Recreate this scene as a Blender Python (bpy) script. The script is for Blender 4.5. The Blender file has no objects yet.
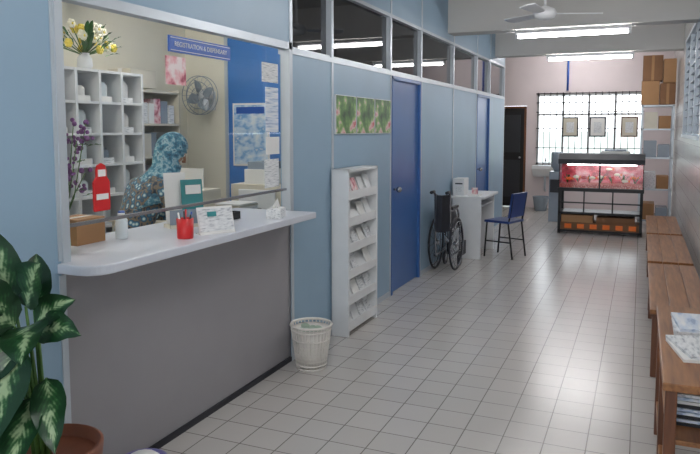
import bpy, bmesh, math, random
from mathutils import Vector, Matrix, Euler
random.seed(7)
scene = bpy.context.scene
COL = scene.collection

# ---------------------------------------------------------------- materials
def lin(c):
    return tuple(((x/255)/12.92 if x/255 <= 0.04045 else ((x/255+0.055)/1.055)**2.4) for x in c)
def newmat(name):
    m = bpy.data.materials.new(name); m.use_nodes = True
    nt = m.node_tree; b = nt.nodes["Principled BSDF"]
    return m, nt, b
def pm(name, c, rough=0.5, metal=0.0, var=0.06, scale=6.0, bump=0.0, spec=0.5, emit=0):
    m, nt, b = newmat(name)
    c = lin(c)
    n = nt.nodes.new("ShaderNodeTexNoise"); n.inputs["Scale"].default_value = scale; n.inputs["Detail"].default_value = 3
    tc = nt.nodes.new("ShaderNodeTexCoord"); nt.links.new(tc.outputs["Object"], n.inputs["Vector"])
    r = nt.nodes.new("ShaderNodeValToRGB")
    r.color_ramp.elements[0].position = 0.3; r.color_ramp.elements[1].position = 0.7
    r.color_ramp.elements[0].color = tuple(x*(1-var) for x in c)+(1,)
    r.color_ramp.elements[1].color = tuple(min(1, x*(1+var)) for x in c)+(1,)
    nt.links.new(n.outputs["Fac"], r.inputs["Fac"]); nt.links.new(r.outputs["Color"], b.inputs["Base Color"])
    b.inputs["Roughness"].default_value = rough; b.inputs["Metallic"].default_value = metal
    b.inputs["Specular IOR Level"].default_value = spec
    if emit:
        b.inputs["Emission Color"].default_value = c+(1,); b.inputs["Emission Strength"].default_value = emit
    if bump:
        bp = nt.nodes.new("ShaderNodeBump"); bp.inputs["Strength"].default_value = bump; bp.inputs["Distance"].default_value = 0.01
        nt.links.new(n.outputs["Fac"], bp.inputs["Height"]); nt.links.new(bp.outputs["Normal"], b.inputs["Normal"])
    return m
def emis(name, c, s):
    m, nt, b = newmat(name)
    e = nt.nodes.new("ShaderNodeEmission"); e.inputs["Color"].default_value = c+(1,); e.inputs["Strength"].default_value = s
    nt.links.new(e.outputs[0], nt.nodes["Material Output"].inputs[0])
    return m
def glassmat(name, tint=(1, 1, 1)):
    m, nt, b = newmat(name)
    t = nt.nodes.new("ShaderNodeBsdfTransparent"); t.inputs[0].default_value = tint+(1,)
    g = nt.nodes.new("ShaderNodeBsdfGlossy"); g.inputs["Roughness"].default_value = 0.02
    f = nt.nodes.new("ShaderNodeLayerWeight"); f.inputs[0].default_value = 0.5
    p = nt.nodes.new("ShaderNodeMath"); p.operation = 'POWER'; p.inputs[1].default_value = 3.5
    q = nt.nodes.new("ShaderNodeMath"); q.operation = 'MULTIPLY_ADD'; q.inputs[1].default_value = 0.6; q.inputs[2].default_value = 0.06; q.use_clamp = True
    x = nt.nodes.new("ShaderNodeMixShader")
    nt.links.new(f.outputs["Facing"], p.inputs[0]); nt.links.new(p.outputs[0], q.inputs[0])
    nt.links.new(q.outputs[0], x.inputs[0]); nt.links.new(t.outputs[0], x.inputs[1]); nt.links.new(g.outputs[0], x.inputs[2])
    nt.links.new(x.outputs[0], nt.nodes["Material Output"].inputs[0])
    return m
def tilemat(name, c1, c2, cm, w, h, mortar, rough, swz=None, bump=0.2):
    m, nt, b = newmat(name)
    tc = nt.nodes.new("ShaderNodeTexCoord"); mp = nt.nodes.new("ShaderNodeCombineXYZ"); sp = nt.nodes.new("ShaderNodeSeparateXYZ")
    nt.links.new(tc.outputs["Object"], sp.inputs[0])
    ax = swz or "XY"
    nt.links.new(sp.outputs[ax[0]], mp.inputs[0]); nt.links.new(sp.outputs[ax[1]], mp.inputs[1])
    br = nt.nodes.new("ShaderNodeTexBrick"); br.offset = 0; br.squash = 1
    nt.links.new(mp.outputs[0], br.inputs["Vector"])
    br.inputs["Scale"].default_value = 1; br.inputs["Brick Width"].default_value = w; br.inputs["Row Height"].default_value = h
    br.inputs["Mortar Size"].default_value = mortar; br.inputs["Mortar Smooth"].default_value = 0.1; br.inputs["Bias"].default_value = 0
    br.inputs["Color1"].default_value = lin(c1)+(1,); br.inputs["Color2"].default_value = lin(c2)+(1,); br.inputs["Mortar"].default_value = lin(cm)+(1,)
    n = nt.nodes.new("ShaderNodeTexNoise"); n.inputs["Scale"].default_value = 1.2; n.inputs["Detail"].default_value = 2
    nt.links.new(tc.outputs["Object"], n.inputs["Vector"])
    mr = nt.nodes.new("ShaderNodeMapRange"); mr.inputs[3].default_value = 0.93; mr.inputs[4].default_value = 1.03
    nt.links.new(n.outputs["Fac"], mr.inputs[0])
    mx = nt.nodes.new("ShaderNodeMix"); mx.data_type = 'RGBA'; mx.blend_type = 'MULTIPLY'; mx.inputs[0].default_value = 1
    nt.links.new(br.outputs["Color"], mx.inputs[6]); nt.links.new(mr.outputs[0], mx.inputs[7])
    nt.links.new(mx.outputs[2], b.inputs["Base Color"])
    b.inputs["Roughness"].default_value = rough
    bp = nt.nodes.new("ShaderNodeBump"); bp.inputs["Strength"].default_value = bump; bp.inputs["Distance"].default_value = 0.003; bp.invert = True
    nt.links.new(br.outputs["Fac"], bp.inputs["Height"]); nt.links.new(bp.outputs["Normal"], b.inputs["Normal"])
    return m
def rampmat(name, stops, scale=8, kind="NOISE", rough=0.6, stretch=(1, 1, 1), detail=3):
    m, nt, b = newmat(name)
    tc = nt.nodes.new("ShaderNodeTexCoord"); mp = nt.nodes.new("ShaderNodeMapping"); mp.inputs["Scale"].default_value = stretch
    nt.links.new(tc.outputs["Object"], mp.inputs[0])
    if kind == "NOISE":
        n = nt.nodes.new("ShaderNodeTexNoise"); n.inputs["Detail"].default_value = detail; out = n.outputs["Fac"]
    else:
        n = nt.nodes.new("ShaderNodeTexVoronoi"); out = n.outputs["Distance"]
    n.inputs["Scale"].default_value = scale
    nt.links.new(mp.outputs[0], n.inputs["Vector"])
    r = nt.nodes.new("ShaderNodeValToRGB"); el = r.color_ramp.elements
    el[0].position = stops[0][0]; el[0].color = lin(stops[0][1])+(1,)
    el[1].position = stops[-1][0]; el[1].color = lin(stops[-1][1])+(1,)
    for p, c in stops[1:-1]:
        e = el.new(p); e.color = lin(c)+(1,)
    nt.links.new(out, r.inputs[0]); nt.links.new(r.outputs[0], b.inputs["Base Color"])
    b.inputs["Roughness"].default_value = rough
    return m

M = {}
M['blue'] = pm("partition_blue", (148, 176, 198), 0.42, var=0.04, scale=2)
M['blue2'] = pm("interior_blue", (58, 122, 196), 0.5, var=0.05, scale=2)
M['door'] = pm("door_blue", (60, 104, 166), 0.32, var=0.04, scale=3)
M['alu'] = pm("aluminium_trim", (196, 204, 212), 0.35, 0.3, var=0.04)
M['grey'] = pm("grey_laminate", (156, 154, 158), 0.45, var=0.04, scale=2)
M['ctop'] = pm("counter_laminate", (214, 218, 228), 0.3, var=0.02)
M['white'] = pm("white_paint", (232, 234, 236), 0.5, var=0.03)
M['cream'] = pm("cream_paint", (232, 228, 212), 0.7, var=0.03, scale=2)
M['ceil'] = pm("ceiling_paint", (222, 220, 216), 0.85, var=0.03, scale=1.5)
M['pinkwall'] = pm("far_wall_paint", (224, 212, 214), 0.8, var=0.04, scale=2)
M['black'] = pm("black_metal", (24, 24, 27), 0.4, 0.3)
M['dark'] = pm("dark_vinyl", (34, 36, 44), 0.5)
M['chrome'] = pm("chrome", (170, 172, 178), 0.25, 0.9)
M['tint'] = pm("tinted_glass", (20, 21, 25), 0.03, var=0.1, spec=0.5)
M['glass'] = glassmat("clear_glass")
M['floor'] = tilemat("floor_tiles", (202, 198, 194), (196, 192, 188), (126, 120, 116), 0.2, 0.2, 0.003, 0.22)
M['walltile'] = tilemat("wall_tiles", (214, 212, 208), (208, 206, 203), (158, 155, 152), 0.2, 0.2, 0.003, 0.25, "YZ")
M['wood'] = rampmat("bench_wood", [(0.3, (118, 72, 38)), (0.7, (162, 110, 64))], 6, stretch=(8, 0.6, 8), rough=0.4)
M['woodd'] = rampmat("dark_wood", [(0.3, (84, 46, 26)), (0.7, (124, 74, 42))], 6, stretch=(6, 6, 0.6), rough=0.4)
M['card'] = pm("cardboard", (166, 126, 88), 0.8, var=0.08, scale=4)
M['cardd'] = pm("cardboard_dark", (128, 92, 64), 0.8, var=0.1, scale=4)
M['red'] = pm("red_plastic", (205, 38, 42), 0.35)
M['teal'] = pm("teal_card", (52, 142, 146), 0.5)
M['paper'] = pm("paper", (238, 238, 236), 0.7, var=0.02)
M['paperb'] = rampmat("printed_sheet", [(0.35, (240, 242, 246)), (0.55, (205, 218, 236)), (0.62, (150, 172, 204)), (0.7, (235, 238, 242))], 22, stretch=(1, 0.25, 3), rough=0.6)
M['printed'] = rampmat("printed_text", [(0.4, (236, 238, 240)), (0.58, (216, 219, 222)), (0.66, (176, 180, 188))], 60, stretch=(1, 0.3, 2), rough=0.6)
M['pink'] = rampmat("pink_flyer", [(0.4, (240, 226, 226)), (0.55, (226, 160, 168)), (0.65, (170, 80, 100))], 16, rough=0.6)
M['terra'] = pm("terracotta", (116, 66, 44), 0.5, var=0.12, scale=9)
M['soil'] = pm("potting_soil", (46, 34, 26), 0.95, var=0.3, scale=60, bump=0.6)
M['stem'] = pm("plant_stem", (74, 112, 52), 0.5)
M['flowgreen'] = rampmat("flower_poster", [(0.30, (36, 66, 34)), (0.48, (92, 134, 72)), (0.56, (150, 180, 110)), (0.62, (228, 196, 196)), (0.72, (196, 70, 84))], 9, rough=0.35)
M['posterb'] = rampmat("health_poster", [(0.35, (232, 240, 248)), (0.5, (190, 216, 240)), (0.62, (110, 168, 220)), (0.7, (238, 240, 240))], 9, stretch=(1, 1, 1.6), rough=0.4)
M['signblue'] = pm("sign_blue", (30, 84, 170), 0.35)
M['plasticblue'] = pm("chair_blue", (34, 62, 124), 0.35)
M['batik'] = rampmat("batik_fabric", [(0.15, (206, 224, 220)), (0.30, (82, 132, 156)), (0.5, (44, 82, 112)), (0.62, (140, 124, 100)), (0.8, (40, 60, 80))], 26, "VORONOI", rough=0.8)
M['scarf'] = rampmat("headscarf_fabric", [(0.3, (40, 84, 112)), (0.48, (74, 138, 162)), (0.6, (170, 200, 208)), (0.7, (50, 96, 124))], 34, rough=0.8)
M['skin'] = pm("skin", (176, 128, 98), 0.5, var=0.05, scale=10)
M['lip'] = pm("lips", (150, 84, 76), 0.45)
M['eyew'] = pm("eye_white", (235, 232, 228), 0.3)
M['trouser'] = pm("dark_trousers", (44, 46, 62), 0.8)
M['tube'] = emis("fluorescent_tube", (1.0, 0.985, 0.985), 74)
M['tubein'] = emis("fluorescent_tube_reception", (1.0, 0.98, 0.93), 84)
M['tubeaq'] = emis("aquarium_tube", (1.0, 0.9, 0.9), 12)
M['purple'] = pm("purple_petals", (124, 76, 134), 0.6, var=0.25, scale=30)
M['yellow'] = pm("yellow_petals", (236, 214, 90), 0.6, var=0.1, scale=30)
M['whitepet'] = pm("white_petals", (244, 240, 220), 0.6)
M['leafg'] = pm("foliage_green", (58, 104, 48), 0.5, var=0.2, scale=20)
M['tankred'] = rampmat("aquarium_backdrop", [(0.3, (150, 40, 50)), (0.45, (226, 72, 90)), (0.58, (240, 150, 160)), (0.7, (250, 220, 218))], 7, rough=0.5)
M['gravel'] = rampmat("gravel", [(0.1, (250, 200, 190)), (0.5, (200, 90, 80))], 60, "VORONOI", rough=0.6)
M['orange'] = pm("fish_orange", (246, 120, 30), 0.4)
M['frost'] = pm("louvre_glass", (140, 152, 164), 0.25, var=0.06)
M['beige'] = pm("beige_plastic", (214, 208, 192), 0.45)
M['bin'] = pm("bin_plastic", (236, 232, 226), 0.45)
M['liner'] = pm("bin_liner", (176, 196, 178), 0.35)
M['greenp'] = pm("green_plastic", (62, 130, 86), 0.4)
M['outside'] = pm("courtyard_render", (206, 214, 208), 0.9)
M['bottle'] = pm("bottle_plastic", (226, 236, 240), 0.25)
M['lilac'] = pm("lilac_plastic", (120, 116, 176), 0.4)

def leafmat():
    m, nt, b = newmat("variegated_leaf")
    uv = nt.nodes.new("ShaderNodeUVMap"); sp = nt.nodes.new("ShaderNodeSeparateXYZ"); nt.links.new(uv.outputs[0], sp.inputs[0])
    def mth(op, a, v2=None, b2=None):
        n = nt.nodes.new("ShaderNodeMath"); n.operation = op
        nt.links.new(a, n.inputs[0])
        if b2 is not None: nt.links.new(b2, n.inputs[1])
        elif v2 is not None: n.inputs[1].default_value = v2
        return n.outputs[0]
    a = mth('ABSOLUTE', mth('SUBTRACT', sp.outputs[0], 0.5))
    d = mth('SUBTRACT', sp.outputs[1], b2=mth('MULTIPLY', a, 0.9))
    si = mth('SINE', mth('MULTIPLY', d, 62))
    tc = nt.nodes.new("ShaderNodeTexCoord")
    n = nt.nodes.new("ShaderNodeTexNoise"); n.inputs["Scale"].default_value = 28; n.inputs["Detail"].default_value = 4; nt.links.new(tc.outputs["Object"], n.inputs["Vector"])
    t = mth('ADD', mth('ADD', a, b2=mth('MULTIPLY', si, 0.045)), b2=mth('MULTIPLY', n.outputs["Fac"], 0.75))
    r = nt.nodes.new("ShaderNodeValToRGB"); e = r.color_ramp.elements
    e[0].position = 0.36; e[0].color = lin((156, 178, 138))+(1,)
    e[1].position = 0.50; e[1].color = lin((44, 88, 48))+(1,)
    x = e.new(0.66); x.color = lin((24, 56, 32))+(1,)
    nt.links.new(t, r.inputs[0]); nt.links.new(r.outputs[0], b.inputs["Base Color"])
    b.inputs["Roughness"].default_value = 0.3
    return m
M['leaf'] = leafmat()

# ---------------------------------------------------------------- builder
class B:
    def __init__(s, name):
        s.name = name; s.bm = bmesh.new(); s.mats = []; s.T = Matrix.Identity(4); s.uv = s.bm.loops.layers.uv.new("UVMap")
    def mi(s, m):
        m = M[m]
        if m not in s.mats: s.mats.append(m)
        return s.mats.index(m)
    def face(s, vs, k, smooth=False):
        try:
            f = s.bm.faces.new(vs); f.material_index = k; f.smooth = smooth; return f
        except ValueError: return None
    def v(s, p): return s.bm.verts.new(s.T @ Vector(p))
    def box(s, x0, x1, y0, y1, z0, z1, mat, R=None, bev=0.0):
        k = s.mi(mat); c = Vector(((x0+x1)/2, (y0+y1)/2, (z0+z1)/2))
        tmp = bmesh.new(); bmesh.ops.create_cube(tmp, size=1)
        for v in tmp.verts: v.co = Vector((v.co.x*abs(x1-x0), v.co.y*abs(y1-y0), v.co.z*abs(z1-z0)))
        if bev > 0: bmesh.ops.bevel(tmp, geom=tmp.edges[:], offset=bev, segments=2, profile=0.7, affect='EDGES')
        mp = {}
        for v in tmp.verts:
            p = v.co.copy()
            if R is not None: p = R @ p
            mp[v] = s.v(p+c)
        for f in tmp.faces: s.face([mp[v] for v in f.verts], k)
        tmp.free()
    def poly(s, pts, mat): return s.face([s.v(p) for p in pts], s.mi(mat))
    def prism(s, pts, axis, a, b, mat):
        k = s.mi(mat)
        def mk(p, t):
            if axis == 'x': return (t, p[0], p[1])
            if axis == 'y': return (p[0], t, p[1])
            return (p[0], p[1], t)
        A = [s.v(mk(p, a)) for p in pts]; Bv = [s.v(mk(p, b)) for p in pts]; n = len(pts)
        s.face(A[::-1], k); s.face(Bv, k)
        for i in range(n): s.face([A[i], A[(i+1) % n], Bv[(i+1) % n], Bv[i]], k)
    def tube(s, pts, r, mat, seg=8, closed=False, caps=True):
        k = s.mi(mat); pts = [Vector(p) for p in pts]; n = len(pts)
        rs = r if isinstance(r, (list, tuple)) else [r]*n
        rings = []; up = None
        for i, p in enumerate(pts):
            if closed: t = (pts[(i+1) % n]-pts[i-1])
            else: t = pts[min(i+1, n-1)]-pts[max(i-1, 0)]
            t.normalize()
            if up is None:
                up = Vector((0, 0, 1)) if abs(t.z) < 0.9 else Vector((1, 0, 0))
            a = t.cross(up)
            if a.length < 1e-4: a = t.orthogonal()
            a.normalize(); up = a.cross(t).normalized()
            rings.append([s.v(p+(a*math.cos(2*math.pi*j/seg)+up*math.sin(2*math.pi*j/seg))*rs[i]) for j in range(seg)])
        m = n if closed else n-1
        for i in range(m):
            A = rings[i]; C = rings[(i+1) % n]
            for j in range(seg): s.face([A[j], A[(j+1) % seg], C[(j+1) % seg], C[j]], k, True)
        if not closed and caps:
            s.face(rings[0][::-1], k); s.face(rings[-1], k)
    def ring(s, c, axis, R, r, mat, n=32, seg=8):
        a = Vector(axis).normalized(); u = a.orthogonal().normalized(); w = a.cross(u); c = Vector(c)
        s.tube([c+(u*math.cos(2*math.pi*i/n)+w*math.sin(2*math.pi*i/n))*R for i in range(n)], r, mat, seg, True)
    def cyl(s, p0, p1, r0, mat, r1=None, seg=20): s.tube([p0, p1], [r0, r0 if r1 is None else r1], mat, seg)
    def lathe(s, c, prof, mat, seg=28):
        k = s.mi(mat); rings = []
        for r, z in prof:
            rings.append([s.v((c[0]+r*math.cos(2*math.pi*j/seg), c[1]+r*math.sin(2*math.pi*j/seg), c[2]+z)) for j in range(seg)])
        for i in range(len(rings)-1):
            for j in range(seg): s.face([rings[i][j], rings[i][(j+1) % seg], rings[i+1][(j+1) % seg], rings[i+1][j]], k, True)
        s.face(rings[0][::-1], k); s.face(rings[-1], k)
    def ball(s, c, r, mat, R=None, n=12):
        k = s.mi(mat); r = (r, r, r) if not isinstance(r, (tuple, list)) else r; c = Vector(c)
        def P(th, ph):
            p = Vector((math.sin(th)*math.cos(ph)*r[0], math.sin(th)*math.sin(ph)*r[1], math.cos(th)*r[2]))
            if R is not None: p = R @ p
            return s.v(c+p)
        top = P(0, 0); bot = P(math.pi, 0); m = n*2//2+4
        rings = [[P(math.pi*i/n, 2*math.pi*j/m) for j in range(m)] for i in range(1, n)]
        for j in range(m):
            s.face([top, rings[0][j], rings[0][(j+1) % m]], k, True); s.face([bot, rings[-1][(j+1) % m], rings[-1][j]], k, True)
            for i in range(n-2): s.face([rings[i][j], rings[i+1][j], rings[i+1][(j+1) % m], rings[i][(j+1) % m]], k, True)
    def leaf(s, base, d, L, W, mat='leaf', droop=0.25, side=None, n=10, fold=0.25):
        k = s.mi(mat); base = Vector(base); d = Vector(d).normalized()
        side = (Vector(side) if side is not None else d.cross(Vector((0, 0, 1))))
        if side.length < 1e-3: side = Vector((1, 0, 0))
        side = (side-d*side.dot(d)).normalized(); nrm = side.cross(d).normalized()
        rows = []; m = 4
        for i in range(n+1):
            t = i/n; c = base+d*L*t+Vector((0, 0, -1))*droop*L*t*t
            w = W*0.5*(math.sin(math.pi*min(1, t**0.72)))**0.8 if 0 < t < 1 else 0.001
            rows.append([(s.v(c+side*w*(j/m)+nrm*abs(j/m)*w*fold+nrm*0.004*math.sin(t*18)*(j/m)), j, t) for j in range(-m, m+1)])
        for i in range(n):
            for j in range(2*m):
                q = [rows[i][j], rows[i][j+1], rows[i+1][j+1], rows[i+1][j]]
                f = s.face([x[0] for x in q], k, True)
                if f:
                    for lp, x in zip(f.loops, q): lp[s.uv].uv = (0.5+0.5*x[1]/m, x[2])
    def done(s, parent=None, bevel=0, keep=False, fixn=True, thick=0):
        if fixn: bmesh.ops.recalc_face_normals(s.bm, faces=s.bm.faces[:])
        me = bpy.data.meshes.new(s.name)
        off = Vector((0, 0, 0))
        if not keep and len(s.bm.verts):
            lo = Vector([min(v.co[i] for v in s.bm.verts) for i in range(3)]); hi = Vector([max(v.co[i] for v in s.bm.verts) for i in range(3)])
            off = Vector(((lo.x+hi.x)/2, (lo.y+hi.y)/2, lo.z))
            for v in s.bm.verts: v.co -= off
        s.bm.to_mesh(me); s.bm.free()
        for m in s.mats: me.materials.append(m)
        o = bpy.data.objects.new(s.name, me); COL.objects.link(o); o.location = off
        if thick:
            md = o.modifiers.new("solid", 'SOLIDIFY'); md.thickness = thick
        if bevel:
            md = o.modifiers.new("bev", 'BEVEL'); md.width = bevel; md.segments = 2; md.limit_method = 'ANGLE'
        if parent: par(o, parent)
        return o
def par(o, p):
    o.parent = p; o.matrix_parent_inverse = Matrix.Translation(p.location).inverted()
def empty(name, loc=(0, 0, 0)):
    e = bpy.data.objects.new(name, None); e.location = loc; COL.objects.link(e); e.empty_display_size = 0.1; return e
def text(name, body, size, loc, rot, mat, parent=None):
    c = bpy.data.curves.new(name, 'FONT'); c.body = body; c.size = size; c.align_x = 'CENTER'; c.align_y = 'CENTER'; c.extrude = 0.0006
    c.materials.append(M[mat]); o = bpy.data.objects.new(name, c); o.location = loc; o.rotation_euler = rot; COL.objects.link(o)
    if parent: par(o, parent)
    return o
RX = (math.radians(90), 0, math.radians(90))
def simple(name, *a, **k):
    b = B(name); b.box(*a, **k); return b.done()

# ---------------------------------------------------------------- shell
XL = -2.135; XR = 0.50; H = 3.1; YF = 13.9; YN = -2.6
b = B("floor"); b.box(-4.75, XR+0.1, YN, YF+0.1, -0.1, 0, 'floor'); b.done(keep=True)
b = B("ceiling"); b.box(-4.75, XR+0.1, YN, YF+0.1, H, H+0.1, 'ceil'); b.done(keep=True)
for i, y in enumerate([-0.3, 2.5, 5.25, 8.05, 10.85]):
    b = B("trim_%d" % (i+1)); b.box(XL, XR, y-0.14, y+0.14, 2.69, H, 'ceil'); b.done(keep=True)
T = XL-0.08
doors = [(5.96, 6.86), (9.5, 10.35)]
def wallseg(name, *a):
    b = B(name); b.box(*a); b.done(keep=True)
wallseg("wall_left", T, XL, YN, 2.03, 0, H, 'blue')
wallseg("wall_left", T, XL, 2.03, 4.0, 2.13, H, 'blue')
wallseg("wall_left", T, XL-0.012, 2.03, 4.0, 0, 0.985, 'grey')
for a, c in [(4.0, 5.96), (6.86, 9.5), (10.35, 11.55)]: wallseg("wall_left", T, XL, a, c, 0, 2.06, 'blue')
wallseg("wall_left", T, XL, 4.0, 11.55, 2.60, H, 'blue')
b = B("trim_6")
for y in [2.03, 4.0, 4.65, 5.94, 6.88, 8.2, 9.48, 10.37, 11.53]:
    b.box(XL-0.001, XL+0.006, y-0.016, y+0.016, 0 if y > 2.1 else 1.04, H, 'alu')
    if y < 2.1: b.box(XL-0.001, XL+0.006, y-0.016, y+0.016, 0, 0.98, 'alu')
    if y >= 4.0: b.box(T, XL+0.004, y-0.022, y+0.022, 2.06, 2.6, 'alu')
b.box(T, XL+0.008, 4.0, 11.55, 2.06, 2.095, 'alu'); b.box(T, XL+0.008, 4.0, 11.55, 2.58, 2.61, 'alu')
b.box(XL-0.012, XL+0.003, 2.05, 3.98, 0, 0.03, 'dark')
b.done(keep=True)
b = B("baseboard_left"); b.box(XL, XL+0.008, 4.02, 5.92, 0, 0.05, 'alu'); b.box(XL, XL+0.008, 6.9, 9.46, 0, 0.05, 'alu'); b.done(keep=True)
edges = [4.0, 4.65, 5.94, 6.88, 8.2, 9.48, 10.37, 11.53]
for i in range(7):
    b = B("window_%d" % (i+2)); b.box(XL-0.045, XL-0.037, edges[i]+0.022, edges[i+1]-0.022, 2.095, 2.58, 'tint')
    b.box(XL-0.036, XL-0.005, edges[i]+0.022, edges[i+1]-0.022, 2.095, 2.11, 'alu'); b.done(keep=True)
for i, (a, c) in enumerate(doors):
    b = B("door_%d" % (i+1))
    b.box(XL-0.055, XL-0.015, a+0.03, c-0.03, 0.01, 2.03, 'door')
    b.box(XL-0.075, XL+0.012, a, a+0.035, 0, 2.058, 'door'); b.box(XL-0.075, XL+0.012, c-0.035, c, 0, 2.058, 'door'); b.box(XL-0.075, XL+0.012, a, c, 2.025, 2.058, 'door')
    b.cyl((XL-0.02, a+0.1, 1.0), (XL+0.03, a+0.1, 1.0), 0.01, 'chrome'); b.ball((XL+0.045, a+0.1, 1.0), 0.028, 'chrome')
    b.done(keep=True)
b = B("window_1")
b.box(XL-0.05, XL+0.012, 2.03, 2.07, 1.031, 2.13, 'alu'); b.box(XL-0.05, XL+0.012, 3.96, 4.0, 1.031, 2.13, 'alu')
b.box(XL-0.05, XL+0.012, 2.03, 4.0, 2.085, 2.13, 'alu')
b.box(XL-0.03, XL-0.015, 2.07, 3.96, 1.165, 1.18, 'chrome')
b.poly([(XL-0.022, 2.07, 1.175), (XL-0.022, 3.96, 1.175), (XL-0.022, 3.96, 2.09), (XL-0.022, 2.07, 2.09)], 'glass')
b.done(keep=True)
b = B("wall_right")
b.box(XR, XR+0.1, YN, 7.3, 0, H, 'walltile'); b.box(XR, XR+0.1, 10.3, YF, 0, H, 'walltile')
b.box(XR, XR+0.1, 7.3, 10.3, 0, 1.46, 'walltile'); b.box(XR, XR+0.1, 7.3, 10.3, 2.75, H, 'walltile'); b.done(keep=True)
b = B("window_9")
for i in range(4): b.box(XR+0.005, XR+0.06, 7.3+i*0.985, 7.345+i*0.985, 1.46, 2.75, 'alu')
b.box(XR-0.01, XR+0.07, 7.3, 10.3, 1.46, 1.5, 'alu'); b.box(XR, XR+0.07, 7.3, 10.3, 2.71, 2.75, 'alu')
for k in range(12):
    z = 1.52+k*0.1; b.box(XR+0.02, XR+0.09, 7.3, 10.3, z-0.003, z+0.003, 'frost')
    b.box(XR+0.05, XR+0.056, 7.3, 10.3, z, z+0.1, 'frost')
b.done(keep=True)
for q in [(-4.75, -2.9, 0, H), (-2.9, -2.12, 2.03, H), (-2.12, -1.92, 0, H), (-1.92, 0.02, 0, 0.87), (-1.92, 0.02, 2.25, H), (0.02, XR+0.1, 0, H)]:
    wallseg("wall_far", q[0], q[1], YF, YF+0.1, q[2], q[3], 'pinkwall')
b = B("wall_side_passage"); b.box(-4.75, T, 11.47, 11.55, 0, H, 'cream'); b.box(-4.75, -4.65, 11.55, YF, 0, H, 'cream'); b.done(keep=True)
b = B("wall_near"); b.box(-4.75, -2.0, YN-0.1, YN, 0, H, 'cream'); b.box(-2.0, XR+0.1, YN-0.1, YN, 2.6, H, 'cream'); b.box(0.3, XR+0.1, YN-0.1, YN, 0, 2.6, 'cream'); b.done(keep=True)
b = B("wall_reception_back"); b.box(-4.7, -4.6, 0.5, 6.3, 0, H, 'cream'); b.done(keep=True)
b = B("wall_reception_far"); b.box(-4.6, -4.08, 6.2, 6.3, 0, H, 'cream'); b.box(-4.08, T, 6.2, 6.3, 0, H, 'blue2'); b.box(-4.10, -4.06, 6.19, 6.2, 0, 2.7, 'alu'); b.done(keep=True)
b = B("wall_reception_near"); b.box(-4.6, T, 0.5, 0.6, 0, H, 'cream'); b.done(keep=True)
b = B("ceiling_reception"); b.box(-4.6, T, 0.6, 6.2, 2.72, 2.76, 'ceil'); b.done(keep=True)
b = B("door_3"); b.box(-2.9, -2.86, YF-0.02, YF+0.08, 0, 2.02, 'woodd'); b.box(-2.16, -2.12, YF-0.02, YF+0.08, 0, 2.02, 'woodd'); b.box(-2.9, -2.12, YF-0.02, YF+0.08, 1.98, 2.02, 'woodd')
b.box(-2.86, -2.16, YF+0.02, YF+0.06, 0.01, 1.98, 'black'); b.box(-2.78, -2.24, YF+0.008, YF+0.02, 0.2, 0.95, 'dark'); b.box(-2.78, -2.24, YF+0.008, YF+0.02, 1.1, 1.85, 'dark'); b.ball((-2.24, YF-0.01, 1.0), 0.03, 'chrome'); b.done(keep=True)
b = B("window_10")
for i in range(5):
    x = -1.92+i*0.475; b.box(x, x+0.04, YF, YF+0.08, 0.87, 2.25, 'white')
for z in (0.87, 1.83, 2.21): b.box(-1.92, 0.02, YF, YF+0.08, z, z+0.04, 'white')
b.done(keep=True)
b = B("window_grille")
for i in range(17):
    x = -1.9+i*0.1185; b.cyl((x, YF-0.03, 0.84), (x, YF-0.03, 2.28), 0.007, 'black', seg=6)
for z in (0.86, 1.2, 1.58, 1.9, 2.08, 2.26): b.cyl((-1.93, YF-0.03, z), (0.03, YF-0.03, z), 0.009, 'black', seg=6)
for x in (-1.93, 0.03):
    for z in (0.86, 2.26): b.cyl((x, YF-0.035, z), (x, YF+0.005, z), 0.009, 'black', seg=6)
b.done()
simple("courtyard_ground", -6, 4, YF+0.1, YF+5, -0.12, -0.02, 'outside')
b = B("courtyard_wall"); b.box(-6, 4, YF+4.9, YF+5.0, -0.12, 1.5, 'outside'); b.done()
for nm, x in (("hanging_certificate", -1.28), ("hanging_certificate", -0.78), ("hanging_certificate", -0.22)):
    b = B(nm); b.box(x-0.15, x+0.15, YF-0.065, YF-0.04, 1.42, 1.80, 'woodd' if x > -.5 else 'dark'); b.box(x-0.125, x+0.125, YF-0.07, YF-0.064, 1.445, 1.775, 'beige' if x < -1 or x > -0.5 else 'paper'); b.box(x-0.07, x+0.07, YF-0.073, YF-0.069, 1.5, 1.70, 'printed'); b.done()

# ---------------------------------------------------------------- tubes
def lamp(x, y, z, mt='tube', L=1.2, top=None):
    b = B("fluorescent_light")
    b.box(x-L/2-0.02, x+L/2+0.02, y-0.035, y+0.035, z+0.03, z+0.07, 'white')
    for s in (-1, 1): b.box(x+s*(L/2)-0.015, x+s*(L/2)+0.015, y-0.02, y+0.02, z-0.02, z+0.04, 'white')
    b.cyl((x-L/2+0.015, y, z), (x+L/2-0.015, y, z), 0.016, mt, seg=10)
    if top:
        for s in (-1, 1): b.cyl((x+s*0.4, y, z+0.07), (x+s*0.4, y, top), 0.006, 'white')
    b.done()
for y in [-0.3, 2.5, 5.25, 8.05, 10.85]: lamp(-0.76, y, 2.62)
lamp(-1.1, 12.9, 2.95, top=H)
lamp(-3.5, 2.3, 2.65, 'tubein'); lamp(-3.4, 4.6, 2.65, 'tubein')

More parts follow.
